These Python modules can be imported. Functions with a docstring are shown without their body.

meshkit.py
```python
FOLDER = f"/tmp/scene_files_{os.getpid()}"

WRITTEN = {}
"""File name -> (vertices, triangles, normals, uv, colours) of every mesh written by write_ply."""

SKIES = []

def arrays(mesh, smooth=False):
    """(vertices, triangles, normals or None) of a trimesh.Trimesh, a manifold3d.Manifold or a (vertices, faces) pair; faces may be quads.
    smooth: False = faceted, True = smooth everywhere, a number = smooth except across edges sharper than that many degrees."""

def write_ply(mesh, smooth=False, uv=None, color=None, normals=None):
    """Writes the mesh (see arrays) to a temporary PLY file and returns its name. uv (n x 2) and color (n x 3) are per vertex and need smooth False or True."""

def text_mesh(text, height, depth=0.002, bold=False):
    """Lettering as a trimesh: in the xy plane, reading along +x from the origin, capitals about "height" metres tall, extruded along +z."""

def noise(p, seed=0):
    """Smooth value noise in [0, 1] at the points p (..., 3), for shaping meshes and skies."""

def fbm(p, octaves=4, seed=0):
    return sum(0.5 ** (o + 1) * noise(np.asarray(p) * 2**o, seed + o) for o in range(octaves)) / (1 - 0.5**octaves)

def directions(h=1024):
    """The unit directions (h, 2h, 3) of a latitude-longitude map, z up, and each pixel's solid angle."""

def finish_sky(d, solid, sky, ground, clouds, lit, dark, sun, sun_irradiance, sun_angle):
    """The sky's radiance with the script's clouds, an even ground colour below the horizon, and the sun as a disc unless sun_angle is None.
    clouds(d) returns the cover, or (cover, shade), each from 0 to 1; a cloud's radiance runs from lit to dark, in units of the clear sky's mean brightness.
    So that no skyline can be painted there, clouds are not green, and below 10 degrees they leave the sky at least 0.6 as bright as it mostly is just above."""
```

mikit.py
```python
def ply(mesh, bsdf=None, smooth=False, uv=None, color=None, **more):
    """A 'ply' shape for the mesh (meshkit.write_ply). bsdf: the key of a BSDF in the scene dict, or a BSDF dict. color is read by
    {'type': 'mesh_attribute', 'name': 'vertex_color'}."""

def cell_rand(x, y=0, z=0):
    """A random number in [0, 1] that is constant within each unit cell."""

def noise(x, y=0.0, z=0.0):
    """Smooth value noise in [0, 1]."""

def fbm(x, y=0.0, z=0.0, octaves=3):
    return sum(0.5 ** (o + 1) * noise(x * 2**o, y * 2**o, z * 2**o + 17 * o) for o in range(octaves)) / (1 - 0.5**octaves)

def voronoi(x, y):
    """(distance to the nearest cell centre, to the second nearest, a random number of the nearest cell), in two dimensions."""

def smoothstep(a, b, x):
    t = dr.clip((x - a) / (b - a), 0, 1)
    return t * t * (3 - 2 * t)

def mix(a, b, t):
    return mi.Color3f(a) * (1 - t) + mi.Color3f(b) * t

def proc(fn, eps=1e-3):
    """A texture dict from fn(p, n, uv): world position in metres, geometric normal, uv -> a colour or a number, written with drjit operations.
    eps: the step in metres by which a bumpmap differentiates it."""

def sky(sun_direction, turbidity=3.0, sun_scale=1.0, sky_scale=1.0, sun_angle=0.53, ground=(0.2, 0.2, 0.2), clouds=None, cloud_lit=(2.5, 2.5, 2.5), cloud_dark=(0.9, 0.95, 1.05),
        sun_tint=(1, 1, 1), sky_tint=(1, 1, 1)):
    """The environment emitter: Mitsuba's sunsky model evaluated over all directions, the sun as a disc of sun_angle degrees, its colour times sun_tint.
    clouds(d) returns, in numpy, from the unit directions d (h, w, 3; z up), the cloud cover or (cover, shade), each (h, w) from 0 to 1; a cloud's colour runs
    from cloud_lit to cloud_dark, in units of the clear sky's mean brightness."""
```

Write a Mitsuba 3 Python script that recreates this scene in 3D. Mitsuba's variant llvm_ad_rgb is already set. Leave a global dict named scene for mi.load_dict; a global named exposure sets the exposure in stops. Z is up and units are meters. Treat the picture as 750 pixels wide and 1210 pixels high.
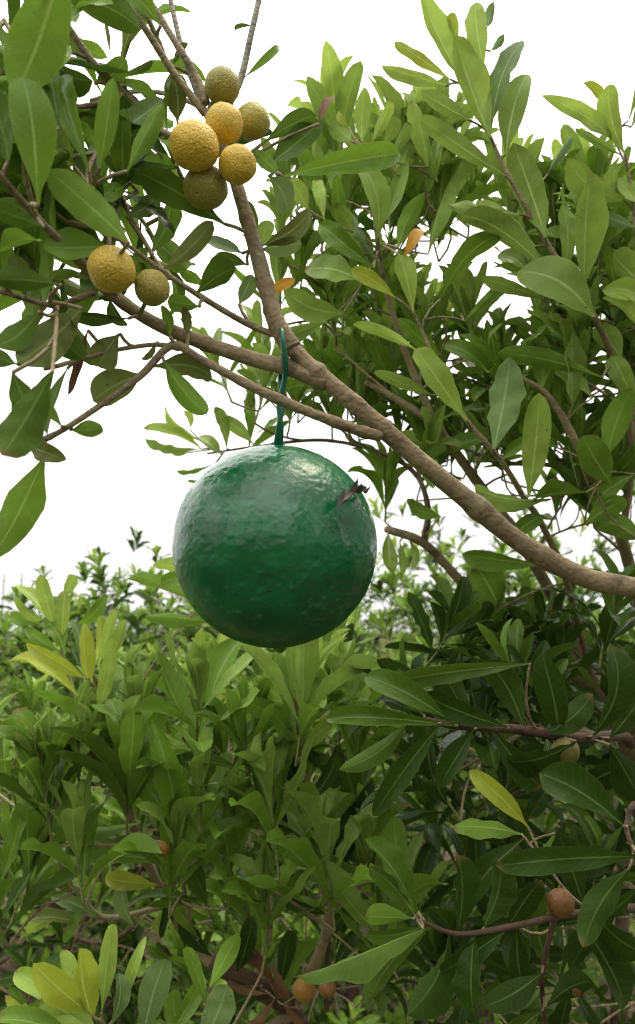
import math
import numpy as np, trimesh
import drjit as dr, mitsuba as mi
import mikit, meshkit
from mikit import proc, fbm, noise, smoothstep, mix, ply

T = mi.ScalarTransform4f
scene, labels = {}, {}

# ------------------------------------------------------------------ camera, sky, exposure
EYE = np.array([0.0, 0.0, 1.5])
PITCH = math.radians(8.0)
FOC = 1007.0                                   # focal length of the 750 x 1210 photograph, in its pixels
FWD = np.array([0, math.cos(PITCH), math.sin(PITCH)])
UPV = np.array([0, -math.sin(PITCH), math.cos(PITCH)])
RGT = np.array([1.0, 0, 0])
scene['camera'] = {'type': 'thinlens', 'fov': math.degrees(2 * math.atan(375 / FOC)), 'fov_axis': 'x',
                   'aperture_radius': 0.0012, 'focus_distance': 0.55, 'near_clip': 0.02, 'far_clip': 2000.0,
                   'to_world': T().look_at(origin=EYE.tolist(), target=(EYE + FWD).tolist(), up=[0, 0, 1])}
exposure = 3.3


def overcast(d):
    c = meshkit.fbm(d * np.array([3, 3, 6.0]) + 5, 4, 3)
    return np.ones(d.shape[:2]), np.clip(1.0 - np.clip(d[..., 2], 0, 1) ** 0.8 + 0.35 * (c - 0.5), 0, 1)


scene['daylight'] = mikit.sky([0.35, 0.25, 0.9], turbidity=4, sun_scale=0.15, sun_angle=25, clouds=overcast,
                              cloud_lit=(3.4, 3.35, 3.22), cloud_dark=(1.05, 1.05, 1.05), ground=(0.08, 0.09, 0.06))


def at(px, py, d):
    """The point of the place seen at that pixel of the photograph, d metres deep."""
    return EYE + FWD * d + RGT * ((px - 375) / FOC * d) - UPV * ((py - 605) / FOC * d)


def unit(v):
    v = np.asarray(v, float)
    return v / (np.linalg.norm(v) + 1e-12)


# ------------------------------------------------------------------ materials
def leaf_tex(base, rib, spot, amount=0.35):
    base, rib, spot = [tuple(map(float, c)) for c in (base, rib, spot)]

    def fn(p, n, uv):
        a = dr.abs(uv.x - 0.5) * 2
        m = fbm(p.x * 55, p.y * 55, p.z * 55, 3)
        big = fbm(p.x * 13 + 3, p.y * 13, p.z * 13, 2)
        c = mix(base, spot, amount * smoothstep(0.35, 0.75, m))
        c = c * (0.62 + 0.76 * big)
        side = dr.abs(dr.sin((uv.y * 11 - a * 1.6) * 3.14159 * 1.0))
        c = mix(c, rib, 0.28 * (1 - smoothstep(0.0, 0.14, side)) * smoothstep(0.1, 0.2, uv.y))
        w = 0.035 + 0.05 * (1 - uv.y)
        c = mix(c, rib, 0.85 * (1 - smoothstep(w * 0.6, w * 1.5, a)) * (1 - 0.5 * uv.y))
        c = mix(c, rib, 0.25 * smoothstep(0.93, 1.0, a))
        fleck = noise(p.x * 520, p.y * 520, p.z * 520) * 0.75 + 0.25 * fbm(p.x * 40 + 7, p.y * 40, p.z * 40, 2)
        c = mix(c, (0.07, 0.045, 0.02), 0.8 * smoothstep(0.845, 0.88, fleck))
        scorch = smoothstep(0.90, 1.02, uv.y + 0.16 * (fbm(p.x * 60, p.y * 60, p.z * 60, 2) - 0.5)) * smoothstep(0.60, 0.66, noise(p.x * 9 + 5, p.y * 9, p.z * 9))
        c = mix(c, (0.16, 0.10, 0.04), 0.8 * scorch)
        return c
    return proc(fn)


def leaf_bsdf(key, front, back, rib, spot, trans=0.95, rough=0.36, thru=None, spec=0.38):
    thru = thru or tuple(1.9 * c for c in front)
    scene[key] = {'type': 'blendbsdf', 'weight': 0.45,
                  'a': {'type': 'principledthin', 'base_color': leaf_tex(thru, [min(1, 1.6 * r) for r in rib], spot), 'roughness': 0.6, 'diff_trans': trans},
                  'b': {'type': 'twosided',
                        'f': {'type': 'principled', 'base_color': leaf_tex(front, rib, spot), 'roughness': rough, 'specular': spec},
                        'g': {'type': 'principled', 'base_color': leaf_tex(back, rib, spot), 'roughness': 0.6, 'specular': 0.2}}}


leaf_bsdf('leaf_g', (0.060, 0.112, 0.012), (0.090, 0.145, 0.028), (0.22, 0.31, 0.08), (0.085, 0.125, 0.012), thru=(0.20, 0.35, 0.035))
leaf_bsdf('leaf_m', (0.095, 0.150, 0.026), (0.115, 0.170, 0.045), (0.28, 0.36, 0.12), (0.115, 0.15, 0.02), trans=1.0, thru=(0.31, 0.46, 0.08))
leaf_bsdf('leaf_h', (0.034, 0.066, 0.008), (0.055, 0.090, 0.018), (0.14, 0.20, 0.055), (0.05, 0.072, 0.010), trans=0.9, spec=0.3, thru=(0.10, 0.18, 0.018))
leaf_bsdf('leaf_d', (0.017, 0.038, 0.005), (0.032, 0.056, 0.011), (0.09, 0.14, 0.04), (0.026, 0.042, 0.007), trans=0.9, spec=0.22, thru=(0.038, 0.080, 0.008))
leaf_bsdf('leaf_f', (0.110, 0.180, 0.018), (0.135, 0.205, 0.04), (0.34, 0.42, 0.12), (0.16, 0.20, 0.02), trans=1.1, thru=(0.44, 0.60, 0.11))
leaf_bsdf('leaf_y', (0.17, 0.215, 0.020), (0.19, 0.235, 0.045), (0.36, 0.42, 0.11), (0.21, 0.20, 0.02), trans=1.0, thru=(0.44, 0.53, 0.05))
leaf_bsdf('leaf_p', (0.082, 0.130, 0.046), (0.120, 0.170, 0.075), (0.26, 0.34, 0.16), (0.07, 0.11, 0.03), trans=0.8, rough=0.33, spec=0.6, thru=(0.20, 0.30, 0.09))
leaf_bsdf('leaf_o', (0.080, 0.105, 0.024), (0.115, 0.140, 0.055), (0.22, 0.25, 0.10), (0.10, 0.085, 0.02), trans=0.8)
leaf_bsdf('leaf_x', (0.38, 0.20, 0.03), (0.36, 0.22, 0.06), (0.45, 0.33, 0.12), (0.40, 0.12, 0.02), trans=1.0)
leaf_bsdf('leaf_b', (0.10, 0.055, 0.028), (0.13, 0.08, 0.045), (0.16, 0.10, 0.05), (0.05, 0.028, 0.015), trans=0.3, rough=0.6)


def bark_fn(light, dark):
    def fn(p, n, uv):
        a = 0.5 * fbm(p.x * 160, p.y * 160, p.z * 160, 3) + 0.5 * fbm(p.x * 620, p.y * 620, p.z * 620, 3)
        b = fbm(p.x * 30 + 9, p.y * 30, p.z * 30, 3)
        c = mix(dark, light, smoothstep(0.25, 0.75, 0.55 * a + 0.45 * b))
        c = mix(c, tuple(0.35 * v for v in dark), 0.6 * smoothstep(0.62, 0.75, fbm(p.x * 75, p.y * 75 + 3, p.z * 75, 3)))
        c = mix(c, (0.20, 0.22, 0.15), 0.25 * smoothstep(0.60, 0.74, fbm(p.x * 42 + 1, p.y * 42, p.z * 42 + 8, 3)))
        lent = noise(p.x * 420, p.y * 420, p.z * 420)
        return mix(c, tuple(1.5 * v for v in light), 0.25 * smoothstep(0.80, 0.9, lent) + 0 * a)
    return proc(fn)


def bark_bump(p, n, uv):
    return fbm(p.x * 190, p.y * 190, p.z * 190, 3) + 0.8 * fbm(p.x * 650, p.y * 650, p.z * 650, 3)


def bark(key, light, dark, rough=0.75):
    scene[key] = {'type': 'twosided', 'b': {'type': 'bumpmap', 'arbitrary': proc(bark_bump, 3e-4), 'scale': 0.0011,
                  'bsdf': {'type': 'principled', 'base_color': bark_fn(light, dark), 'roughness': rough, 'specular': 0.4}}}


bark('bark', (0.31, 0.24, 0.14), (0.13, 0.095, 0.054))
bark('bark_twig', (0.30, 0.24, 0.13), (0.15, 0.115, 0.06), 0.6)
bark('bark_grey', (0.26, 0.24, 0.19), (0.13, 0.12, 0.085), 0.6)
bark('bark_dark', (0.11, 0.065, 0.04), (0.05, 0.028, 0.018))
bark('stem_green', (0.20, 0.23, 0.07), (0.12, 0.13, 0.04), 0.55)


def soil_fn(p, n, uv):
    a = fbm(p.x * 9, p.y * 9, 1.0, 5)
    b = fbm(p.x * 0.9 + 4, p.y * 0.9, 2.0, 3)
    c = mix((0.030, 0.021, 0.014), (0.11, 0.078, 0.050), smoothstep(0.3, 0.75, a))
    return mix(c, (0.05, 0.075, 0.025), 0.75 * smoothstep(0.45, 0.62, b))


scene['soil'] = {'type': 'twosided', 'b': {'type': 'principled', 'base_color': proc(soil_fn), 'roughness': 0.95, 'specular': 0.2}}
scene['grass_blade'] = {'type': 'principledthin', 'base_color': {'type': 'rgb', 'value': [0.16, 0.22, 0.06]}, 'roughness': 0.6, 'diff_trans': 0.8}


# ------------------------------------------------------------------ small mesh tools
def smooth_path(pts, n):
    """Catmull-Rom through pts (k x m), n samples per span."""
    p = np.asarray(pts, float)
    if len(p) < 3:
        t = np.linspace(0, 1, n + 1)[:, None]
        return p[0] * (1 - t) + p[1] * t
    q = np.vstack([2 * p[0] - p[1], p, 2 * p[-1] - p[-2]])
    out = []
    for i in range(len(p) - 1):
        a, b, c, d = q[i:i + 4]
        t = np.linspace(0, 1, n, endpoint=False)[:, None]
        out.append(0.5 * (2 * b + (c - a) * t + (2 * a - 5 * b + 4 * c - d) * t ** 2 + (3 * b - a - 3 * c + d) * t ** 3))
    return np.vstack(out + [p[-1:]])


def tube(p, r, sides=8, rough=0.0, seed=0):
    """(vertices, triangles) of a closed tube with parallel-transported rings."""
    p = np.asarray(p, float)
    r = np.broadcast_to(r, (len(p),)).astype(float)
    t = np.gradient(p, axis=0)
    t /= np.linalg.norm(t, axis=1, keepdims=True) + 1e-12
    a = unit(np.cross(t[0], [0.3, 0.2, 0.9] if abs(t[0][2]) < 0.8 else [1, 0.1, 0]))
    A = [a]
    for k in range(1, len(p)):
        a = unit(a - t[k] * a.dot(t[k]))
        A.append(a)
    A = np.array(A)
    B = np.cross(t, A)
    ang = np.arange(sides) * 2 * np.pi / sides
    ring = np.cos(ang)[None, :, None] * A[:, None] + np.sin(ang)[None, :, None] * B[:, None]
    rr = r[:, None]
    if rough:
        q = p[:, None] + ring * rr[..., None]
        rr = rr * (1 + rough * 2 * (meshkit.fbm(q * 70 + seed, 3, seed) - 0.5))
    v = (p[:, None] + ring * rr[..., None]).reshape(-1, 3)
    n = len(p)
    i, j = np.meshgrid(np.arange(n - 1), np.arange(sides), indexing='ij')
    a0, a1 = i * sides + j, i * sides + (j + 1) % sides
    f = np.concatenate([np.stack([a0, a1, a1 + sides], -1).reshape(-1, 3), np.stack([a0, a1 + sides, a0 + sides], -1).reshape(-1, 3)])
    v = np.vstack([v, p[0], p[-1] + t[-1] * r[-1] * 0.5])
    js = np.arange(sides)
    f = np.vstack([f, np.stack([np.full(sides, n * sides), (js + 1) % sides, js], 1),
                   np.stack([np.full(sides, n * sides + 1), (n - 1) * sides + js, (n - 1) * sides + (js + 1) % sides], 1)])
    return v, f


def join(parts):
    vs, fs, at_ = [], [], 0
    for v, f in parts:
        vs.append(v)
        fs.append(np.asarray(f) + at_)
        at_ += len(v)
    return np.vstack(vs), np.vstack(fs)


counts = {}


def fresh_key(base):
    k = counts.get(base, 0)
    counts[base] = k + 1
    return base if k == 0 else f'{base}_{k:03d}'


# ------------------------------------------------------------------ leaves
RL = np.random.default_rng(11)


def leaf_grid(nl, nw, e1, e2, arch, fold, twist, wave, seed, tipbend=0.0):
    s = 1 - (1 - np.linspace(0, 1, nl + 1)) ** 1.25
    w = np.clip((s - 0.05) / 0.95, 0, 1)
    prof = w ** e1 * (1 - w) ** e2
    prof = prof / prof.max() * 0.5
    prof = np.maximum(prof, 0.035 * (1 - s))
    prof[-1] = 0.0
    u = np.linspace(-1, 1, nw + 1)
    rg = np.random.default_rng(seed)
    ph, fr = rg.uniform(0, 6.28, 2), rg.uniform(2.0, 4.0)
    S, U = np.meshgrid(s, u, indexing='ij')
    P = prof[:, None]
    y = U * P * (1 + 0.05 * np.sin(9 * S + ph[0]))
    z = fold * np.abs(U) ** 1.3 * P * 0.55
    z = z + wave * np.abs(U) * P * np.sin(fr * 6.28 * S + ph[1] + (U > 0) * 2.0)
    tw = twist * (S - 0.4)
    y, z = y * np.cos(tw) - z * np.sin(tw), y * np.sin(tw) + z * np.cos(tw)
    yc = 0.05 * rg.normal() * np.sin(np.pi * S)
    z = z * 0.3 + arch * 4 * S * (1 - S) * (0.75 + 0.5 * S) - tipbend * np.clip(S - 0.7, 0, 1) ** 2 * 4
    V = np.stack([S, y + yc * 1.5, z], -1).reshape(-1, 3)
    uv = np.stack([(U + 1) / 2, S], -1).reshape(-1, 2)
    i, j = np.meshgrid(np.arange(nl), np.arange(nw), indexing='ij')
    a = (i * (nw + 1) + j).ravel()
    b = a + nw + 1
    Fq = np.vstack([np.stack([a, b, b + 1], 1), np.stack([a, b + 1, a + 1], 1)])
    return V, Fq, uv


LEAVES = []          # dicts by (variant, material), made on demand
VARS = []
for k in range(30):
    e1, e2 = [(0.95, 0.55), (0.85, 0.62), (0.85, 0.74), (1.05, 0.5)][k % 4]
    VARS.append(dict(e1=e1, e2=e2, arch=[-0.05, 0.04, 0.09, 0.13, 0.19][k % 5], fold=RL.uniform(0.3, 1.5), twist=RL.normal() * 0.35,
                     wave=RL.uniform(0.05, 0.28), seed=100 + k))
VMESH = [leaf_grid(11, 4, **v) for v in VARS]
VLOW = [leaf_grid(4, 2, **v) for v in VARS]
_shared = {}


def leaf_shape(var, mat):
    if (var, mat) not in _shared:
        V, Fq, uv = VMESH[var]
        if var not in _shared:
            _shared[var] = ply((V, Fq), None, smooth=True, uv=uv)
        _shared[(var, mat)] = {**_shared[var], 'bsdf': {'type': 'ref', 'id': mat}}
    return _shared[(var, mat)]


def leaf_matrix(base, tip, width, normal):
    e1 = tip - base
    L = np.linalg.norm(e1)
    e1 = e1 / L
    n = unit(normal - e1 * np.dot(normal, e1))
    e2 = np.cross(n, e1)
    m = np.eye(4)
    m[:3, 0], m[:3, 1], m[:3, 2], m[:3, 3] = e1 * L, e2 * width, n * L, base
    return m


KEEP_CLEAR = [(at(*q[:3]), q[3] / FOC * q[2] + .001) for q in ((230, 172, .415, 31), (265, 146, .428, 24), (263, 101, .445, 22), (298, 143, .45, 22), (281, 194, .42, 24), (243, 221, .43, 28),
                                                             (132, 318, .395, 29), (180, 340, .405, 23), (325, 645, .445, 122), (662, 1067, .575, 19), (668, 888, .63, 21))]


def is_clear(b, t):
    p = b + (t - b) * np.linspace(0, 1, 7)[:, None]
    return all(np.linalg.norm(p - c, axis=1).min() > r + .006 for c, r in KEEP_CLEAR)


class Plant:
    """One tree or shrub: skeleton nodes that twigs may start from, leaves (matrix, kind, size seen), and its parts."""

    def __init__(self, name, label, group='bayberry trees of the orchard', seed=0):
        self.key = fresh_key(name)
        labels[self.key] = {'label': label, 'category': 'tree', 'group': group}
        self.nodes, self.nr, self.par, self.count, self.leaves, self.twigs = np.zeros((256, 3)), np.zeros(256), np.zeros(256, int), 0, [], {}
        self.rng, self.coarse = np.random.default_rng(seed), False

    def part(self, name, mesh, mat, smooth=True, uv=None, **lab):
        k = fresh_key(f'{self.key}__{name}')
        scene[k] = ply(mesh, mat, smooth=smooth, uv=uv)
        if lab:
            labels[k] = lab
        return k

    def add_nodes(self, p, r, parent=None):
        n, c = len(p), self.count
        while c + n > len(self.nodes):
            self.nodes, self.nr, self.par = np.vstack([self.nodes, self.nodes * 0]), np.hstack([self.nr, self.nr * 0]), np.hstack([self.par, self.par * 0])
        self.nodes[c:c + n], self.nr[c:c + n] = p, r
        self.par[c:c + n] = np.arange(c - 1, c + n - 1)
        self.par[c] = c if parent is None else parent
        self.count = c + n

    def branch(self, pts, r0, r1, mat='bark', name='branch', sides=12, rough=0.16, n=14, knots=0, lab=None):
        p = smooth_path(pts, n)
        t = np.linspace(0, 1, len(p))
        r = r0 + (r1 - r0) * t
        rg = self.rng
        if knots:
            for c in rg.uniform(0.05, 0.95, knots):
                r = r * (1 + rg.uniform(0.05, 0.17) * np.exp(-((t - c) / 0.012) ** 2))
        self.add_nodes(p, r)
        self.part(name, tube(p, r, sides, rough, int(rg.integers(1000))), mat, True, **(lab or {}))
        return p

    def twig(self, a, b, r0, r1, mat='bark_twig', sag=0.08, sides=6, lead=None, parent=None):
        a, b = np.asarray(a), np.asarray(b)
        L = np.linalg.norm(b - a)
        mid = (a + b) / 2 + self.rng.normal(size=3) * L * 0.05 + np.array([0, 0, -sag * L])
        if lead is not None:
            mid = 0.45 * mid + 0.55 * (a + lead * 0.5 * L)
        n = int(np.clip(L / 0.010, 4, 40)) if not self.coarse else int(np.clip(L / 0.05, 3, 10))
        sides = 3 if self.coarse else sides
        t = np.linspace(0, 1, n)[:, None]
        p = a * (1 - t) ** 2 + 2 * mid * t * (1 - t) + b * t ** 2
        r = r0 + (r1 - r0) * t[:, 0]
        self.twigs.setdefault(mat, []).append(tube(p, r, sides))
        self.add_nodes(p[1:], r[1:], parent)

    def connect(self, target, r_end=0.0009, bias=None, mat='bark_twig', tol=0.0014, sag=0.08):
        N = self.nodes[:self.count]
        dist = np.linalg.norm(N - target, axis=1)
        if bias is not None:
            dist = dist + bias * np.clip(N[:, 2] - target[2], 0, None)
        k = int(np.argmin(dist))
        d = np.linalg.norm(N[k] - target)
        if d <= tol:
            return
        back, q = 0.0, k                       # start nearer the root, so that the twig leaves at a slant
        while back < 0.6 * d and self.par[q] != q:
            back += np.linalg.norm(N[q] - N[self.par[q]])
            q = self.par[q]
        lead = unit(N[k] - N[q]) if q != k else None
        r0 = min(self.nr[q] * 0.75, r_end * (1.2 + 3.0 * d))
        self.twig(N[q], target, max(r0, r_end), r_end, mat, sag, lead=lead, parent=q)

    def leaf(self, base, tip, width, normal, kind, var=None):
        self.leaves.append((leaf_matrix(base, tip, width, normal), kind, int(self.rng.integers(len(VARS))) if var is None else var))

    def hero(self, rows, d0, join_r=0.0009, front=None, swap={}, loose=24, slim=0.92):
        """rows: (base px, base py, tip px, tip py, width px, kind[, depth[, roll degrees[, tip depth offset]]])"""
        rg = self.rng
        for row in rows:
            bx, by, tx, ty, w, kind = row[:6]
            kind = swap.get(kind, kind)
            d = row[6] if len(row) > 6 and row[6] else d0
            roll = row[7] + float(np.clip(rg.normal(), -1.6, 1.6)) * loose if len(row) > 7 and row[7] is not None else float(np.clip(rg.normal() * 34, -58, 58))
            dz = row[8] if len(row) > 8 else float(np.clip(rg.normal() * 0.26, -.45, .45)) * math.hypot(tx - bx, ty - by) / FOC * d
            b, t = at(bx, by, d), at(tx, ty, d + dz)
            cam = EYE - (b + t) / 2
            e1 = unit(t - b)
            c = unit(cam - e1 * cam.dot(e1))
            back = rg.random() < (0.45 if front is None else 1 - front)
            if back:
                c = -c
            r = math.radians(roll)
            n = c * math.cos(r) + np.cross(e1, c) * math.sin(r)
            self.connect(b, join_r)
            self.leaf(b, t, slim * w / FOC * d / max(0.55, math.cos(r)), n, kind)

    def shoot(self, base, axis, n, L, kinds, stem=None, spread=(20, 75), width=0.27, mat='stem_green', link=True, start=0.15):
        """A leafy shoot end: a short stem with spirally set leaves crowded towards its tip."""
        rg = self.rng
        axis = unit(axis)
        stem = stem or L * 0.75
        if link:
            self.connect(base, 0.0013, bias=0.5)
        self.twig(base, base + axis * stem, 0.0014, 0.0009, mat, sag=0.0, sides=5)
        x = unit(np.cross(axis, [0.31, 0.2, 0.93] if abs(axis[2]) < 0.9 else [1, 0.2, 0]))
        y = np.cross(axis, x)
        ph = rg.uniform(0, 6.28)
        for k in range(n):
            f = (k + 0.5) / n
            a = ph + k * 2.399963 + rg.normal() * 0.25
            el = math.radians(spread[1] + (spread[0] - spread[1]) * f ** 1.1 + rg.normal() * 8)
            out = x * math.cos(a) + y * math.sin(a)
            dirn = axis * math.cos(el) + out * math.sin(el)
            l = L * (1.0 - 0.45 * f ** 2.5) * rg.uniform(0.8, 1.12)
            b = base + axis * stem * (start + (1 - start) * f)
            t = b + dirn * l + np.array([0, 0, -0.10 * l * rg.random()])
            nrm = axis * math.sin(el) - out * math.cos(el) + rg.normal(size=3) * 0.22 + np.array([0, 0, 0.25])
            kd = kinds[0] if f < 0.35 else kinds[1] if f < 0.8 else kinds[2]
            if len(kinds) > 3 and rg.random() < 0.12:
                kd = kinds[3]
            if not self.coarse and not is_clear(b, t):
                continue
            self.leaf(b, t, l * width * rg.uniform(0.85, 1.15), nrm, kd)

    def finish(self, most=300, near=True):
        """The 300 leaves that show largest become parts, the others one part of the kind stuff."""
        P = np.array([m[:3, 3] + 0.6 * m[:3, 0] for m, _, _ in self.leaves]) - EYE
        z = P @ FWD
        px, py = P @ RGT / np.maximum(z, 0.05) * FOC + 375, 605 - P @ UPV / np.maximum(z, 0.05) * FOC
        size = np.array([np.linalg.norm(m[:3, 0]) * np.linalg.norm(m[:3, 1]) for m, _, _ in self.leaves]) / np.maximum(z, 0.05) ** 2
        inside = (z > 0.1) & (px > -40) & (px < 790) & (py > -40) & (py < 1250)
        order = np.argsort(np.where(inside, -size, 1e3 - size))
        rest = {}
        for n_, i in enumerate(order):
            m, kind, var = self.leaves[i]
            if n_ < most and inside[i]:
                k = fresh_key(f'{self.key}__leaf')
                scene[k] = {**leaf_shape(var, 'leaf_' + kind), 'to_world': T(m)}
            else:
                V, Fq, uv = VMESH[var] if near and inside[i] else VLOW[var]
                rest.setdefault(kind, []).append((V @ m[:3, :3].T + m[:3, 3], Fq, uv))
        for kind, parts in rest.items():
            v, f = join([(a, b) for a, b, _ in parts])
            k = self.part('foliage', (v, f), 'leaf_' + kind, True, uv=np.vstack([u for _, _, u in parts]))
            labels[k] = {'kind': 'stuff'}
        for mat, parts in self.twigs.items():
            k = self.part('twigs', join(parts), mat, True)
            labels[k] = {'kind': 'stuff'}


def fill(plant, rg, n, box, dr_, kinds, L, nl, clear=(), up=(0, -0.25, 1.0), jit=0.55, spread=(20, 75), width=0.27):
    k = tries = 0
    while k < n and tries < 40 * n:
        tries += 1
        px, py = rg.uniform(box[0], box[2]), rg.uniform(box[1], box[3])
        if any((px - h[0]) ** 2 + (py - h[1]) ** 2 < (h[2] + 14) ** 2 for h in clear):
            continue
        d = rg.uniform(*dr_)
        ax = np.array(up) + rg.normal(size=3) * jit
        plant.shoot(at(px, py, d), ax, int(rg.integers(nl[0], nl[1])), rg.uniform(*L), kinds[int(rg.integers(len(kinds)))], spread=spread, width=width)
        k += 1



# ------------------------------------------------------------------ ground
g = np.concatenate([-np.geomspace(400, 1, 34), np.linspace(-0.9, 0.9, 13), np.geomspace(1, 400, 34)])
GX, GY = np.meshgrid(g, g + 3, indexing='ij')
GZ = 0.10 * (meshkit.fbm(np.stack([GX * 0.8, GY * 0.8, GX * 0], -1), 4, 5) - 0.5)
N_ = len(g)
i, j = np.meshgrid(np.arange(N_ - 1), np.arange(N_ - 1), indexing='ij')
a = (i * N_ + j).ravel()
scene['ground'] = ply((np.stack([GX, GY, GZ], -1).reshape(-1, 3), np.vstack([np.stack([a, a + N_, a + N_ + 1], 1), np.stack([a, a + N_ + 1, a + 1], 1)])), 'soil', smooth=True)
labels['ground'] = {'label': 'brown orchard soil with leaf litter showing low at the left between the shrubs', 'category': 'ground', 'kind': 'structure'}

rg = np.random.default_rng(5)
blades = []
for k in range(5200):
    x, y = rg.uniform(-3.5, 3.0), rg.uniform(2.2, 7.5)
    if meshkit.noise(np.array([x * 1.1, y * 1.1, 0.0]), 9) < 0.42:
        continue
    h, a_ = rg.uniform(0.04, 0.16), rg.uniform(0, 6.28)
    s, c = math.sin(a_), math.cos(a_)
    lean = rg.uniform(0.1, 0.7) * h
    w = 0.004
    b = np.array([x, y, -0.04])
    blades.append((np.array([b + [w * c, w * s, 0], b - [w * c, w * s, 0], b + [-s * lean * .4 + w * c * .7, c * lean * .4 + w * s * .7, h * .6 + .04], b + [-s * lean * .4 - w * c * .7, c * lean * .4 - w * s * .7, h * .6 + .04],
                             b + [-s * lean, c * lean, h + .04]]), np.array([[0, 1, 3], [0, 3, 2], [2, 3, 4]])))
scene['grass'] = ply(join(blades), 'grass_blade')
labels['grass'] = {'label': 'short green weeds and grass on the soil under the orchard trees', 'category': 'grass', 'kind': 'stuff'}

# ------------------------------------------------------------------ the tree that carries the trap
A = Plant('bayberry_tree', 'nearest fruiting bayberry tree, its long bare brown branch crossing the view above the green ball', seed=1)
main = [(1010, 900, .80), (900, 770, .62), (800, 712, .53), (755, 696, .505), (690, 682, .49), (620, 645, .48), (560, 597, .47), (500, 548, .46), (450, 505, .453), (410, 470, .448), (372, 438, .446), (341, 407, .445)]
A.branch([at(*p) for p in main], .0068, .0042, sides=20, rough=0.05, n=26, knots=12, lab={'label': 'long bare brown main branch rising from the right'})
A.branch([at(*p) for p in [(345, 412, .445), (326, 378, .445), (315, 340, .447), (302, 292, .448), (288, 245, .448), (276, 205, .449), (260, 165, .45), (244, 130, .45)]], .0052, .0024, sides=14, rough=0.14, n=12, knots=6, lab={'label': 'dark upright branch leading to the fruit cluster'})
A.branch([at(*p) for p in [(385, 452, .447), (340, 434, .446), (300, 424, .445), (235, 403, .44), (180, 380, .43), (130, 345, .42), (100, 314, .41), (72, 285, .40), (45, 258, .39), (5, 212, .37), (-40, 150, .36)]], .0048, .0010, sides=12, rough=0.14, n=10, knots=8)
A.branch([at(*p) for p in [(448, 515, .45), (410, 504, .441), (340, 476, .432), (285, 450, .43), (235, 423, .428), (203, 408, .428), (167, 443, .425), (117, 480, .42), (67, 512, .415), (33, 525, .41), (5, 526, .41)]], .0030, .0010, sides=10, rough=0.14, n=10, knots=8)
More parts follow.
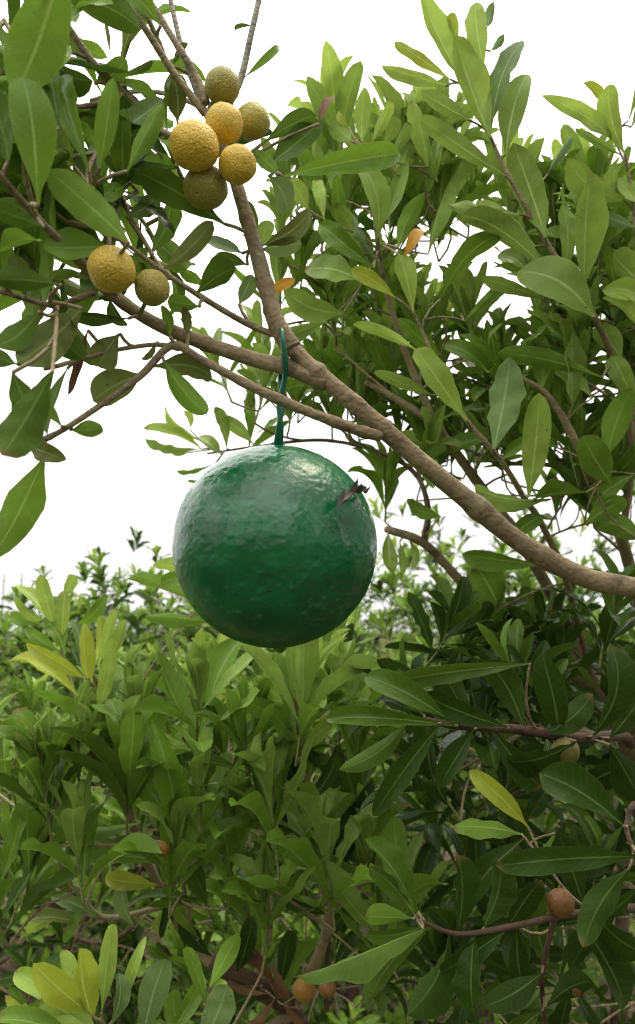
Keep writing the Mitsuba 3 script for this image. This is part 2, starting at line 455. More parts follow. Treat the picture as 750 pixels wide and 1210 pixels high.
A.branch([at(*p) for p in [(336, 398, .446), (305, 388, .446), (270, 370, .442), (217, 337, .435), (187, 316, .43), (143, 284, .42), (100, 262, .41)]], .0021, .0008, sides=8, rough=0.1, n=8, knots=4)
A.branch([at(*p) for p in [(212, 412, .428), (187, 407, .430), (150, 411, .428), (110, 420, .42), (63, 433, .41)]], .0014, .0009, sides=8, n=8)
A.branch([at(*p) for p in [(112, 345, .415), (88, 354, .405), (63, 361, .40), (0, 344, .38), (-40, 335, .37)]], .0017, .0010, sides=8, n=8)
for pts, r, m in (([(243, 134, .45), (205, 85, .446), (175, 38, .44), (148, 0, .435), (130, -40, .43)], .0019, 'bark_twig'),
                  ([(195, 70, .447), (187, 48, .444), (175, 20, .44), (160, -20, .435)], .0015, 'bark_twig'),
                  ([(244, 122, .45), (232, 90, .452), (205, 45, .455), (177, 0, .458), (160, -30, .46)], .0021, 'bark_twig'),
                  ([(242, 130, .455), (228, 95, .46), (213, 48, .465), (202, 0, .47), (196, -30, .47)], .0016, 'bark_grey'),
                  ([(252, 150, .452), (200, 160, .45), (153, 113, .44), (113, 77, .43), (62, 4, .42), (40, -30, .415)], .0021, 'bark_twig'),
                  ([(268, 130, .452), (285, 92, .46), (297, 40, .465), (307, -5, .47), (312, -40, .47)], .0018, 'bark_grey')):
    A.branch([at(*p) for p in pts], r * 1.1, r * 0.75, m, sides=8, n=8, rough=0.1, knots=5)
# the trunk, just outside the right edge of the view, down to the soil, and limbs that carry the rest of the crown there
ta = at(1010, 900, .80)
A.branch([np.array([0.62, 0.95, -0.06]), np.array([0.60, 0.90, 0.4]), np.array([0.56, 0.84, 0.95]), ta, ta + [0.03, 0.04, 0.5], ta + [0.12, 0.0, 1.1]], .034, .012, 'bark', 'trunk', 16, 0.2, 14)
A.branch([ta + [.02, .03, .3], ta + [.15, -.4, .6], ta + [.3, -1.0, .8]], .016, .005, 'bark', n=12)
A.branch([ta + [0, 0, 0], ta + [.3, -.3, .1], ta + [.6, -.8, .3]], .016, .005, 'bark', n=12)

A.hero([
    # blurred near leaves, upper left
    (75, -55, 18, 112, 76, 'g', .33, 0), (45, 242, 26, 90, 54, 'g', .34, 8), (70, 150, 50, 36, 32, 'd', .38), (55, -12, 166, 34, 44, 'd', .41, 10),
    (112, 98, 150, 70, 30, 'g', .43), (146, 88, 181, 71, 9, 'd', .44), (106, 202, 71, 84, 36, 'g', .40, 5), (118, 198, 134, 91, 30, 'g', .39, 5),
    (150, 202, 194, 121, 25, 'g', .40, 8), (88, 197, 64, 138, 18, 'f', .41), (128, 162, 193, 116, 28, 'p', .43), (210, 145, 204, 86, 30, 'o', .455),
    (208, 196, 121, 186, 32, 'd', .44, 10), (265, 264, 162, 202, 40, 'd', .44, 5), (152, 286, 56, 199, 48, 'g', .38, 8), (190, 320, 252, 261, 27, 'o', .43),
    (126, 290, 51, 291, 40, 'g', .40, 10), (96, 322, 56, 326, 15, 'f', .41), (72, 336, -8, 330, 32, 'd', .37), (52, 268, -14, 244, 28, 'd', .37),
    (152, 376, 81, 368, 19, 'd', .42), (97, 364, 20, 428, 52, 'o', .385, 5), (62, 440, 2, 538, 54, 'd', .35, 5), (66, 432, 28, 472, 22, 'd', .39),
    (80, 435, 56, 514, 15, 'p', .42), (104, 390, 80, 467, 13, 'b', .42), (142, 394, 117, 434, 38, 'o', .425, 5), (169, 442, 110, 474, 46, 'o', .425, 5),
    (181, 433, 251, 446, 33, 'o', .43, 5), (194, 426, 245, 489, 30, 'g', .425, 5), (84, 508, 122, 507, 22, 'g', .42, 5), (35, 528, 79, 543, 26, 'o', .415, 5),
    (52, 541, -12, 662, 50, 'g', .41, 5), (73, 504, 26, 474, 19, 'g', .41), (20, 430, -20, 415, 24, 'd', .38),
    (232, 347, 279, 316, 36, 'd', .435), (236, 362, 198, 356, 24, 'g', .43), (201, 398, 191, 360, 14, 'g', .425), (223, 396, 217, 362, 14, 'o', .43),
    (185, 404, 168, 425, 9, 'o', .43), (312, 168, 374, 136, 26, 'd', .45, 5), (321, 192, 380, 142, 34, 'd', .445, 5), (376, 146, 394, 113, 11, 'b', .445),
    (334, 208, 472, 181, 36, 'g', .44, 5), (330, 206, 301, 177, 20, 'g', .44), (318, 208, 341, 250, 30, 'p', .44), (311, 289, 367, 247, 26, 'o', .45),
    (308, 294, 357, 288, 24, 'p', .45), (308, 292, 319, 260, 22, 'f', .455), (303, 286, 289, 236, 22, 'd', .455), (286, 299, 243, 280, 17, 'p', .455),
    (293, 313, 254, 303, 18, 'd', .455), (320, 346, 349, 329, 15, 'x', .455), (283, 360, 298, 324, 22, 'p', .455), (288, 92, 330, 54, 11, 'g', .46), (300, 30, 277, 34, 6, 'd', .465),
    (306, 4, 311, -25, 12, 'g', .47), (212, 62, 222, 50, 9, 'o', .465), (203, 78, 213, 52, 9, 'o', .46), (178, 300, 200, 210, 28, 'g', .46), (150, 255, 190, 225, 26, 'p', .45),
    (60, 60, 110, 95, 30, 'd', .42), (20, 60, 78, 20, 40, 'd', .36), (160, 26, 178, -12, 26, 'd', .44), (190, 30, 150, -10, 22, 'g', .44), (10, 190, -20, 100, 40, 'd', .37),
    (70, 212, 120, 228, 30, 'g', .42), (100, 262, 78, 205, 22, 'p', .42), (158, 178, 185, 230, 16, 'p', .45), (60, 372, 100, 425, 36, 'd', .39), (46, 368, -6, 408, 34, 'd', .37), (30, 350, 15, 300, 26, 'o', .38),
    (64, 365, 90, 388, 16, 'd', .39), (168, 330, 172, 292, 18, 'g', .44), (130, 352, 150, 385, 16, 'd', .42), (52, 436, 78, 388, 30, 'd', .40), (15, 440, 40, 500, 34, 'd', .36), (-5, 300, 45, 285, 26, 'g', .37),
], .43, front=0.5, swap={'d': 'h', 'f': 'm'}, loose=16, slim=.90)
rgL = np.random.default_rng(17)
fill(A, rgL, 26, (-30, 10, 130, 320), (.40, .52), ['ggm', 'hgm', 'hgg', 'gog'], (.045, .07), (5, 8), [(110, 40, 30), (150, 60, 40), (60, 305, 14), (140, 125, 16)], up=(0, 0, -.1), jit=.9, spread=(25, 70))
fill(A, rgL, 10, (120, 190, 240, 320), (.45, .52), ['dgg', 'gpg'], (.04, .055), (4, 7), [(190, 260, 20), (215, 300, 30)], up=(0, 0, .3), jit=.8)
# crown outside the view, above and to the right, that shades the lower right
rgA = np.random.default_rng(77)
k = 0
while k < 420:
    c = np.array([rgA.uniform(.22, 1.9), rgA.uniform(-1.2, 1.6), rgA.uniform(.75, 3.0)])
    q = c - EYE
    z = q @ FWD
    x_, y_ = q @ RGT / max(z, .02) * FOC + 375, 605 - q @ UPV / max(z, .02) * FOC
    if (z > 0 and x_ < 790 + 160 / z and y_ > -40 - 160 / z) or np.linalg.norm(q) < .5 or np.linalg.norm((c - [.95, .3, 1.9]) / [.85, 1.4, 1.1]) > 1:
        continue
    A.shoot(c, [rgA.normal() * .4, rgA.normal() * .4, 1], 13, 0.115, 'ddg')
    k += 1
A.finish()

# ------------------------------------------------------------------ fruits
def fruit_mesh(seed, N=1100, sub=6):
    s = trimesh.creation.icosphere(subdivisions=sub)
    v = np.array(s.vertices)
    k = np.arange(N) + 0.5
    ph = np.pi * (1 + 5 ** 0.5) * k
    zc = 1 - 2 * k / N
    rg = np.random.default_rng(seed)
    c = np.stack([np.cos(ph) * np.sqrt(1 - zc ** 2), np.sin(ph) * np.sqrt(1 - zc ** 2), zc], 1) + rg.normal(size=(N, 3)) * 0.032
    c /= np.linalg.norm(c, axis=1, keepdims=True)
    dd = np.arccos(np.clip((v @ c.T).max(1), -1, 1))
    bump = np.sqrt(np.clip(1 - (dd / 0.060) ** 2, 0, 1))
    r = 1 + 0.020 * bump + 0.14 * (meshkit.fbm(v * 1.3 + seed, 2, seed) - 0.5)
    return (v * r[:, None] * [1, 1, 0.97], np.array(s.faces)), np.stack([bump, bump], 1)


FR = [ply(m, None, smooth=True, uv=u) for m, u in (fruit_mesh(0), fruit_mesh(1), fruit_mesh(2, sub=4), fruit_mesh(3, sub=4))]


def fruit_tex(c0, c1, c2):
    def fn(p, n, uv):
        m = fbm(p.x * 45, p.y * 45, p.z * 45, 3)
        s = noise(p.x * 900, p.y * 900, p.z * 900)
        c = mix(c0, c1, smoothstep(0.3, 0.7, m))
        c = mix(c, c2, 0.35 * smoothstep(0.55, 0.85, s))
        return mix(c * 0.96, c * 1.12, smoothstep(0.0, 0.6, uv.x))
    return proc(fn)


for k, cs in {'fruit_yellow': ((0.45, 0.32, 0.038), (0.53, 0.34, 0.032), (0.58, 0.46, 0.11)), 'fruit_green': ((0.28, 0.255, 0.045), (0.34, 0.27, 0.04), (0.42, 0.36, 0.10)),
              'fruit_olive': ((0.22, 0.20, 0.04), (0.27, 0.21, 0.035), (0.34, 0.29, 0.08)), 'fruit_orange': ((0.22, 0.105, 0.02), (0.26, 0.135, 0.02), (0.30, 0.18, 0.04)),
              'fruit_dark': ((0.09, 0.095, 0.02), (0.12, 0.10, 0.02), (0.17, 0.15, 0.04)),
              'fruit_red': ((0.13, 0.055, 0.015), (0.17, 0.08, 0.02), (0.20, 0.11, 0.04))}.items():
    scene[k] = {'type': 'principled', 'base_color': fruit_tex(*cs), 'roughness': 0.5, 'specular': 0.45, 'sheen': 0.3}


def fruit(px, py, d, rpx, mat, label, group='fruits of the top cluster', stalk_to=None, plant=None):
    k = fresh_key('bayberry_fruit')
    rr = rpx / FOC * d / 1.03
    c = at(px, py, d)
    q = counts['bayberry_fruit']
    scene[k + '__berry'] = {**FR[q % 2 + (2 if plant is not None else 0)], 'bsdf': {'type': 'ref', 'id': mat}, 'to_world': T().translate(c.tolist()).rotate([0.3, 0.5, 0.8], 57 * q).scale(rr)}
    if stalk_to is not None:
        e = at(*stalk_to)
    else:
        N = plant.nodes[:plant.count]
        e = N[int(np.argmin(np.linalg.norm(N - c, axis=1)))]
    s = c + unit(e - c) * rr * 0.93
    t = np.linspace(0, 1, 6)[:, None]
    scene[k + '__stalk'] = ply(tube(s * (1 - t) + e * t, 0.0011, 7), 'stem_green', smooth=True)
    labels[k] = {'label': label, 'category': 'fruit', 'group': group}


fruit(230, 172, .415, 30, 'fruit_yellow', 'largest golden-yellow bayberry at the left of the top cluster', stalk_to=(248, 150, .447))
fruit(265, 146, .428, 23.5, 'fruit_yellow', 'yellow bayberry in the middle of the top cluster, between four others', stalk_to=(256, 155, .448))
fruit(263, 101, .445, 21.5, 'fruit_olive', 'olive-green bayberry at the top of the upper cluster', stalk_to=(247, 128, .45))
fruit(298, 143, .450, 21.5, 'fruit_green', 'green-yellow bayberry at the right edge of the top cluster', stalk_to=(272, 178, .449))
fruit(281, 194, .420, 23, 'fruit_yellow', 'yellow bayberry low at the right of the top cluster, just above the dark branch', stalk_to=(278, 208, .449))
fruit(243, 221, .430, 27, 'fruit_olive', 'brownish olive bayberry in shade, lowest of the top cluster', stalk_to=(275, 203, .449))
fruit(132, 318, .395, 28.5, 'fruit_yellow', 'blurred yellow bayberry sitting on the left end of the branch', 'fruits on the left branch', stalk_to=(112, 326, .414))
fruit(180, 340, .405, 22, 'fruit_olive', 'small dull olive bayberry right of the blurred yellow one on the left branch', 'fruits on the left branch', stalk_to=(165, 372, .426))

# ------------------------------------------------------------------ the trap
def ball_tex(p, n, uv):
    m = fbm(p.x * 60, p.y * 60, p.z * 60, 4)
    c = mix((0.002, 0.066, 0.021), (0.003, 0.105, 0.035), smoothstep(0.3, 0.7, m))
    dust = smoothstep(0.60, 0.80, fbm(p.x * 330, p.y * 330, p.z * 330, 3)) * smoothstep(0.45, 0.6, fbm(p.x * 35 + 2, p.y * 35, p.z * 35, 3))
    c = mix(c, (0.05, 0.20, 0.12), 0.5 * dust)
    grit = noise(p.x * 700, p.y * 700, p.z * 700) * 0.8 + 0.2 * noise(p.x * 60, p.y * 60, p.z * 60)
    return mix(c, (0.02, 0.015, 0.01), 0.8 * smoothstep(0.83, 0.86, grit))


def ball_gloss(p, n, uv):
    return 0.13 + 0.26 * smoothstep(0.42, 0.62, fbm(p.x * 48 + 6, p.y * 48, p.z * 60, 4))


def ball_bump(p, n, uv):
    wet = smoothstep(0.35, 0.65, fbm(p.x * 48 + 6, p.y * 48, p.z * 60, 4))
    return 0.42 * fbm(p.x * 110, p.y * 110, p.z * 90, 2) + (0.15 + 0.5 * wet) * fbm(p.x * 330, p.y * 330, p.z * 330, 2)


scene['trap_plastic'] = {'type': 'bumpmap', 'arbitrary': proc(ball_bump, 3e-4), 'scale': 0.0009,
                         'bsdf': {'type': 'principled', 'base_color': proc(ball_tex), 'roughness': proc(ball_gloss), 'specular': 0.42, 'clearcoat': 0.5, 'clearcoat_gloss': 0.96}}
scene['cord_plastic'] = {'type': 'principled', 'base_color': {'type': 'rgb', 'value': [0.008, 0.11, 0.06]}, 'roughness': 0.3, 'specular': 0.5}
trap = fresh_key('trap_ball')
labels[trap] = {'label': 'glossy dark green sticky ball trap hanging by a green tie from the brown branch', 'category': 'insect trap'}
BC, BR = at(325, 645, .445), 120 / FOC * .4435
s = trimesh.creation.icosphere(subdivisions=6)
v = np.array(s.vertices)
rr = 1 + 0.012 * (meshkit.fbm(v * 3.1, 3, 2) - 0.5) + 0.006 * (meshkit.fbm(v * 22, 3, 4) - 0.5)
rr -= 0.03 * np.exp(-((np.arccos(np.clip(v @ np.array([0, 0, 1.0]), -1, 1))) / 0.16) ** 2)
scene[trap + '__ball'] = ply((v * rr[:, None] * BR + BC, np.array(s.faces)), 'trap_plastic', smooth=True)
top = BC + [0.001, 0, BR * 0.96]
knot = at(331, 500, .446)
pts = []
for k, side in enumerate((-1, 1)):
    p = [top + [0.0015 * side, 0, -0.002], at(331 + 1.5 * side, 505, .446), at(332 - 2 * side, 478, .447), at(334 + 2.5 * side, 450, .445 if side > 0 else .45), at(336 + 1.5 * side, 428, .4385 if side > 0 else .454),
         at(335, 405, .4362 if side > 0 else .4548), at(333, 392, .4385 if side > 0 else .452), at(331, 386, .4455)]
    p = smooth_path(p, 10)
    scene[fresh_key(trap + '__tie')] = ply(tube(p, 0.0014, 8), 'cord_plastic', smooth=True)
tt = np.linspace(0, 2 * np.pi * 2.5, 40)
scene[trap + '__eyelet'] = ply(tube(top + np.stack([0.004 * np.cos(tt[:17] * 1.0), 0 * tt[:17], 0.004 * np.sin(tt[:17])], 1), 0.0013, 8), 'cord_plastic', smooth=True)

# shrivelled scrap stuck to the glue
sc = fresh_key('leaf_scrap')
labels[sc] = {'label': 'shrivelled dark brown leaf scrap stuck to the upper right of the green ball', 'category': 'dead leaf'}
V, Fq, uv = leaf_grid(10, 4, 0.8, 0.6, 0.12, 1.4, 1.6, 0.6, 5)
pb = at(432, 582, .43)
pe = at(398, 601, .397)
m = leaf_matrix(pb, pe, 0.0065, np.array([0.2, -1, 0.5]))
scene[sc] = ply((V @ m[:3, :3].T + m[:3, 3], Fq), 'leaf_b', smooth=True, uv=uv)
scene['leaf_dead'] = {'type': 'twosided', 'b': {'type': 'principled', 'base_color': bark_fn((0.05, 0.026, 0.014), (0.018, 0.010, 0.007)), 'roughness': 0.55, 'specular': 0.4}}
scene[sc]['bsdf'] = {'type': 'ref', 'id': 'leaf_dead'}

# ------------------------------------------------------------------ second tree: upper right foliage and the shaded lower right
B = Plant('bayberry_tree', 'leafy bayberry tree at right, bright at its top shoots and dark in the shade below', seed=2)
tb = np.array([0.50, 1.25, -0.06])
B.branch([tb, tb + [-.01, -.02, .4], at(770, 1010, 1.15), at(745, 880, 1.10), at(700, 808, 1.05)], .026, .013, 'bark', 'trunk', 14, 0.18, 12)
B.branch([at(708, 815, 1.055), at(660, 785, 1.02), at(612, 752, 1.0), at(547, 690, .97), at(500, 642, .95), at(455, 625, .94)], .0085, .004, 'bark', sides=10, n=12, lab={'label': 'brown limb slanting behind the main branch'})
B.branch([at(700, 808, 1.05), at(660, 720, 1.0), at(615, 640, .95), at(560, 565, .92), at(515, 505, .90), (at(475, 476, .90)), at(432, 452, .90)], .008, .003, 'bark', sides=10, n=10)
B.branch([at(745, 885, 1.10), at(760, 760, 1.0), at(735, 640, .9), at(700, 570, .83), at(683, 528, .80), at(647, 467, .79), at(603, 440, .79)], .009, .0016, 'bark_twig', sides=10, n=10)
B.branch([at(735, 640, .9), at(745, 520, .84), at(725, 430, .80), at(703, 376, .77), at(668, 322, .76), at(637, 272, .755), at(600, 206, .75), at(577, 157, .75), at(560, 110, .75), at(535, 60, .755)], .004, .0011, 'bark_twig', sides=8, n=10)
B.branch([at(700, 808, 1.05), at(670, 690, .88), at(640, 620, .82), at(620, 590, .80), at(590, 542, .78), at(550, 495, .77), at(520, 440, .77), at(500, 395, .77), at(484, 360, .77)], .004, .0011, 'bark_twig', sides=8, n=10)
B.branch([at(515, 505, .9), at(480, 420, .88), at(455, 340, .86), at(445, 280, .84), at(437, 220, .83), at(430, 165, .83)], .004, .0012, 'bark_twig', sides=8, n=10)
B.branch([at(500, 642, .95), at(505, 600, .96), at(490, 560, .98), at(450, 535, 1.0), at(380, 520, 1.03), at(300, 528, 1.05), at(245, 536, 1.06)], .004, .0012, 'bark_dark', sides=8, n=10)
B.branch([at(745, 520, .84), at(758, 420, .83), at(755, 330, .82), at(748, 250, .81), at(740, 185, .81)], .003, .0012, 'bark_twig', sides=8, n=10)
B.branch([at(745, 880, 1.10), at(735, 870, .8), at(680, 872, .66), at(610, 862, .62), at(540, 858, .60), at(500, 850, .59)], .006, .0018, 'bark_dark', sides=8, n=10, lab={'label': 'dark reddish branch running level in the shade'})
B.branch([at(770, 1010, 1.15), at(790, 1060, .8), at(720, 1075, .62), at(665, 1082, .58), at(600, 1096, .57), at(540, 1104, .57), at(495, 1088, .57)], .0036, .0014, 'bark_dark', sides=8, n=10, lab={'label': 'thin reddish branch low in the shade'})
B.branch([at(655, 1086, .58), at(646, 1120, .585), at(640, 1160, .60), at(645, 1230, .62)], .0022, .0016, 'bark_dark', sides=8, n=8)
B.branch([at(800, 1080, .8), at(760, 960, .60), at(740, 975, .57), at(752, 1015, .55)], .003, .0013, 'bark_dark', sides=8, n=8)

top_shoot = [
    (547, 97, 496, -8, 31, 'f', .75), (571, 78, 561, 2, 31, 'f', .75, 5), (579, 162, 537, 41, 41, 'f', .74, 5), (541, 52, 532, 14, 14, 'y', .76), (531, 93, 465, 49, 17, 'y', .75),
    (526, 101, 450, 77, 20, 'f', .75), (553, 141, 496, 107, 24, 'g', .74), (575, 32, 583, 1, 14, 'p', .76), (579, 60, 595, 39, 10, 'p', .76), (580, 152, 618, 47, 26, 'p', .76),
    (597, 182, 622, 87, 38, 'g', .745, 5), (644, 280, 606, 168, 44, 'g', .745, 5), (596, 207, 494, 138, 28, 'g', .74), (613, 253, 529, 242, 22, 'g', .745), (646, 319, 544, 254, 36, 'g', .74),
    (633, 291, 564, 237, 28, 'f', .76), (690, 336, 698, 202, 42, 'g', .745, 5), (646, 206, 674, 159, 13, 'p', .76), (702, 374, 611, 321, 58, 'g', .73, 8), (641, 353, 567, 327, 20, 'g', .76),
    (623, 321, 587, 302, 20, 'g', .76), (651, 331, 609, 294, 28, 'p', .77), (520, 353, 591, 277, 26, 'd', .78), (548, 379, 591, 337, 13, 'd', .80), (660, 340, 628, 300, 24, 'd', .78), (668, 320, 664, 240, 24, 'g', .79),
    # right top shoot
    (726, 166, 639, 112, 23, 'f', .81), (717, 128, 689, 97, 15, 'y', .82), (738, 182, 719, 99, 30, 'f', .80, 5), (742, 142, 757, 58, 24, 'f', .81), (736, 184, 679, 151, 11, 'g', .82), (736, 236, 670, 187, 40, 'g', .80, 8),
    (753, 269, 706, 251, 18, 'p', .80), (756, 241, 731, 210, 25, 'f', .80), (762, 336, 724, 299, 38, 'g', .79), (762, 358, 711, 343, 28, 'f', .77), (766, 397, 711, 352, 22, 'f', .76), (745, 150, 775, 90, 26, 'g', .82), (748, 240, 690, 235, 22, 'g', .83),
    # centre top
    (427, 166, 430, 102, 23, 'f', .83, 5), (440, 166, 461, 116, 18, 'f', .83), (415, 167, 389, 143, 25, 'g', .83), (450, 176, 466, 134, 19, 'g', .83), (462, 181, 483, 144, 17, 'g', .84), (470, 206, 486, 163, 27, 'g', .83),
    (412, 151, 399, 131, 11, 'y', .84), (446, 281, 419, 188, 34, 'g', .80, 5), (441, 316, 376, 264, 30, 'd', .80, 5), (383, 263, 374, 212, 17, 'f', .82), (365, 247, 344, 210, 24, 'f', .82), (448, 312, 417, 252, 13, 'p', .81),
    (470, 292, 501, 227, 24, 'd', .80), (505, 197, 486, 117, 25, 'f', .83, 5), (517, 215, 493, 142, 20, 'g', .84), (500, 240, 520, 160, 18, 'g', .85), (400, 235, 388, 175, 22, 'g', .84), (455, 260, 480, 190, 22, 'g', .83), (425, 330, 360, 320, 34, 'g', .80),
    (405, 370, 335, 342, 36, 'g', .80, 8), (385, 380, 330, 400, 26, 'g', .82), (430, 300, 395, 240, 22, 'f', .84), (505, 300, 530, 215, 24, 'g', .83), (515, 250, 545, 190, 18, 'g', .85),
    # yellow shoot and the sprig in the middle
    (476, 306, 498, 271, 18, 'x', .77), (488, 369, 471, 301, 28, 'f', .765, 5), (466, 351, 415, 317, 22, 'y', .765), (491, 413, 416, 383, 18, 'f', .76), (551, 497, 489, 412, 36, 'f', .755, 5), (511, 467, 441, 439, 17, 'g', .765),
    (583, 530, 601, 421, 46, 'p', .745, 3), (624, 587, 637, 464, 39, 'f', .75, 5), (712, 446, 588, 417, 29, 'd', .76, 10), (676, 480, 676, 392, 26, 'g', .79), (640, 460, 640, 395, 26, 'f', .80), (716, 542, 746, 458, 36, 'd', .78, 5),
    (722, 572, 688, 515, 44, 'd', .77, 5), (692, 582, 630, 592, 26, 'd', .78), (650, 590, 560, 575, 26, 'g', .77), (590, 545, 630, 520, 18, 'd', .79), (700, 470, 655, 435, 22, 'g', .79), (735, 430, 700, 390, 30, 'g', .79), (750, 480, 722, 420, 30, 'g', .79),
    (600, 640, 640, 610, 24, 'd', .80), (690, 620, 740, 590, 30, 'd', .80), (760, 640, 700, 615, 34, 'd', .80), (660, 530, 612, 500, 22, 'd', .82), (520, 420, 470, 375, 24, 'd', .82), (750, 560, 700, 600, 34, 'd', .80),
    # hanging leaves beside the ball, far sprig left of it
    (458, 628, 462, 676, 20, 'g', .93), (472, 640, 476, 678, 11, 'g', .94), (482, 636, 486, 674, 11, 'g', .94), (245, 536, 169, 506, 11, 'f', 1.06), (236, 520, 196, 479, 12, 'f', 1.06), (240, 530, 171, 518, 11, 'g', 1.06),
    (225, 508, 218, 485, 10, 'f', 1.06), (222, 535, 200, 532, 11, 'g', 1.06), (262, 537, 235, 516, 18, 'g', 1.05), (255, 547, 208, 556, 7, 'd', 1.05), (240, 570, 222, 568, 5, 'd', 1.06), (268, 530, 255, 480, 16, 'g', 1.05), (300, 525, 262, 492, 20, 'g', 1.05),
    # dark leaf with notched edge under the branch, gap at (620, 670)
    (640, 668, 545, 655, 26, 'd', .86), (590, 720, 560, 668, 50, 'd', .88), (520, 610, 480, 590, 20, 'd', .93),
]
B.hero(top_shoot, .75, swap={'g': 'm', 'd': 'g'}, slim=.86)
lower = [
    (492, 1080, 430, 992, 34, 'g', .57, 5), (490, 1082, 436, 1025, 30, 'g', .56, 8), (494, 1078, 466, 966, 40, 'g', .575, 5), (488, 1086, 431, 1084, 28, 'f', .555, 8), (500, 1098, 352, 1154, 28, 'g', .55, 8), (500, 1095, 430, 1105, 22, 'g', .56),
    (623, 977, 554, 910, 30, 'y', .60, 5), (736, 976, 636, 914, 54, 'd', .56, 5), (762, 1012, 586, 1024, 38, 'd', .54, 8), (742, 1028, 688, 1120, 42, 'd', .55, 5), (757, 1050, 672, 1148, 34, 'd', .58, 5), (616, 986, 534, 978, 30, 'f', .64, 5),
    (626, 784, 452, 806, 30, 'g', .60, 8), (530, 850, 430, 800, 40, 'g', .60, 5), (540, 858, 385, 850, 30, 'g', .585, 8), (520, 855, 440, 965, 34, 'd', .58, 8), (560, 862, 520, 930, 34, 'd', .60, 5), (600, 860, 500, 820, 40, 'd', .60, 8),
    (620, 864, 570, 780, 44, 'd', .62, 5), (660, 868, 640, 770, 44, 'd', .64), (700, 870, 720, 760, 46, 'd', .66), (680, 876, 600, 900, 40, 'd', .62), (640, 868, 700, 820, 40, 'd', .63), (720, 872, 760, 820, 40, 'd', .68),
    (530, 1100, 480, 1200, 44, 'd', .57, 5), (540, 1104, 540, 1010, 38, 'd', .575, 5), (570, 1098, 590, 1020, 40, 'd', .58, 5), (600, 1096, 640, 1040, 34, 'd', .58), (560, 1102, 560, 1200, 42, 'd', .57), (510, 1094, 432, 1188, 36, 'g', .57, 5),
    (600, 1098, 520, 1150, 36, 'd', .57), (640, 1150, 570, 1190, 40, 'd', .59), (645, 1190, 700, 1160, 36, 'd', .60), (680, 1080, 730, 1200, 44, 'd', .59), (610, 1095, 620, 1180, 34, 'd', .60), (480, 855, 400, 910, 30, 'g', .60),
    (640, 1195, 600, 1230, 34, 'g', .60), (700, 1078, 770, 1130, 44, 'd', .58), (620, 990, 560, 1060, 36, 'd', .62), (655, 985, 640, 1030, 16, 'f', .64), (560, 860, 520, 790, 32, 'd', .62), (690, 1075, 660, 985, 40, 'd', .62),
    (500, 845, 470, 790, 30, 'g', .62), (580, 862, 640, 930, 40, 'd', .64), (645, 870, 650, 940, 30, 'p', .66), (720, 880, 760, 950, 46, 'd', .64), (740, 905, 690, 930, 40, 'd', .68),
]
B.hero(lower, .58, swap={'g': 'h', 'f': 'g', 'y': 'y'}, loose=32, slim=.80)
rgB = np.random.default_rng(21)
holes = [(570, 345, 40), (600, 300, 18), (545, 470, 26), (520, 470, 18), (640, 410, 10), (700, 480, 16), (620, 545, 12), (560, 355, 30), (470, 130, 20), (650, 140, 60), (540, 650, 50), (625, 672, 40), (590, 640, 20), (350, 130, 70), (560, 245, 16), (610, 430, 12), (700, 650, 10), (350, 445, 14), (420, 545, 12), (500, 60, 60)]


UPR = dict(jit=.32, spread=(12, 55), width=.22)
fill(B, rgB, 38, (395, 200, 560, 440), (.85, 1.15), ['mff', 'gmf', 'gmf', 'gmm'], (.065, .095), (8, 12), holes, **UPR)
fill(B, rgB, 40, (590, 270, 770, 480), (.85, 1.15), ['gmf', 'gmf', 'hgm', 'gmm'], (.065, .095), (8, 12), holes, **UPR)
fill(B, rgB, 48, (420, 430, 770, 640), (.85, 1.25), ['hgm', 'hgg', 'ggm', 'hgm'], (.065, .09), (8, 12), holes, **UPR)
for px, py, d in ((400, 215, .88), (470, 235, .9), (345, 265, .92), (515, 250, .92), (600, 290, .9), (650, 300, .92), (715, 280, .88), (690, 330, .9), (455, 300, .9), (380, 300, .88), (640, 420, .88), (560, 420, .9), (470, 480, .95), (520, 500, .95), (600, 560, .9), (690, 470, .86)):
    B.shoot(at(px, py, d), np.array([0.15 * rgB.normal(), -0.1 + 0.15 * rgB.normal(), 1.0]), int(rgB.integers(10, 14)), rgB.uniform(.075, .10), ['gmf', 'mff', 'mmf'][int(rgB.integers(3))], spread=(10, 48), width=.22, stem=.07)
fill(B, rgB, 30, (400, 400, 600, 570), (.95, 1.3), ['gmm', 'hgm', 'gmf'], (.065, .085), (8, 12), holes, **UPR)
fill(B, rgB, 14, (260, 450, 430, 545), (.95, 1.2), ['gmm', 'gmf'], (.06, .085), (7, 10), holes, **UPR)
fill(B, rgB, 14, (330, 260, 440, 410), (.85, 1.1), ['gmf', 'gmm'], (.06, .09), (7, 10), holes, **UPR)
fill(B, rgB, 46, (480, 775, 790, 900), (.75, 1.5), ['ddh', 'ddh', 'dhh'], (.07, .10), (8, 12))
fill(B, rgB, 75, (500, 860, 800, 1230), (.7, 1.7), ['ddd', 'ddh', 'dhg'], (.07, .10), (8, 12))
B.finish()

for args in ((662, 1067, .575, 17, 'fruit_red', 'dull red-brown bayberry at the end of the thin reddish branch, low at the right', B),
             (668, 888, .63, 17, 'fruit_dark', 'dark olive bayberry hanging in the shade under the level dark branch', B),
             (618, 1168, .605, 14, 'fruit_orange', 'dull orange-brown bayberry low in the dark leaves, just left of the dark hanging twig', B),
             (676, 1166, .61, 13, 'fruit_red', 'dim reddish bayberry at the bottom right, just right of the dark hanging twig', B)):
    fruit(*args[:5], args[5], 'fruits in the lower shade', plant=args[6])

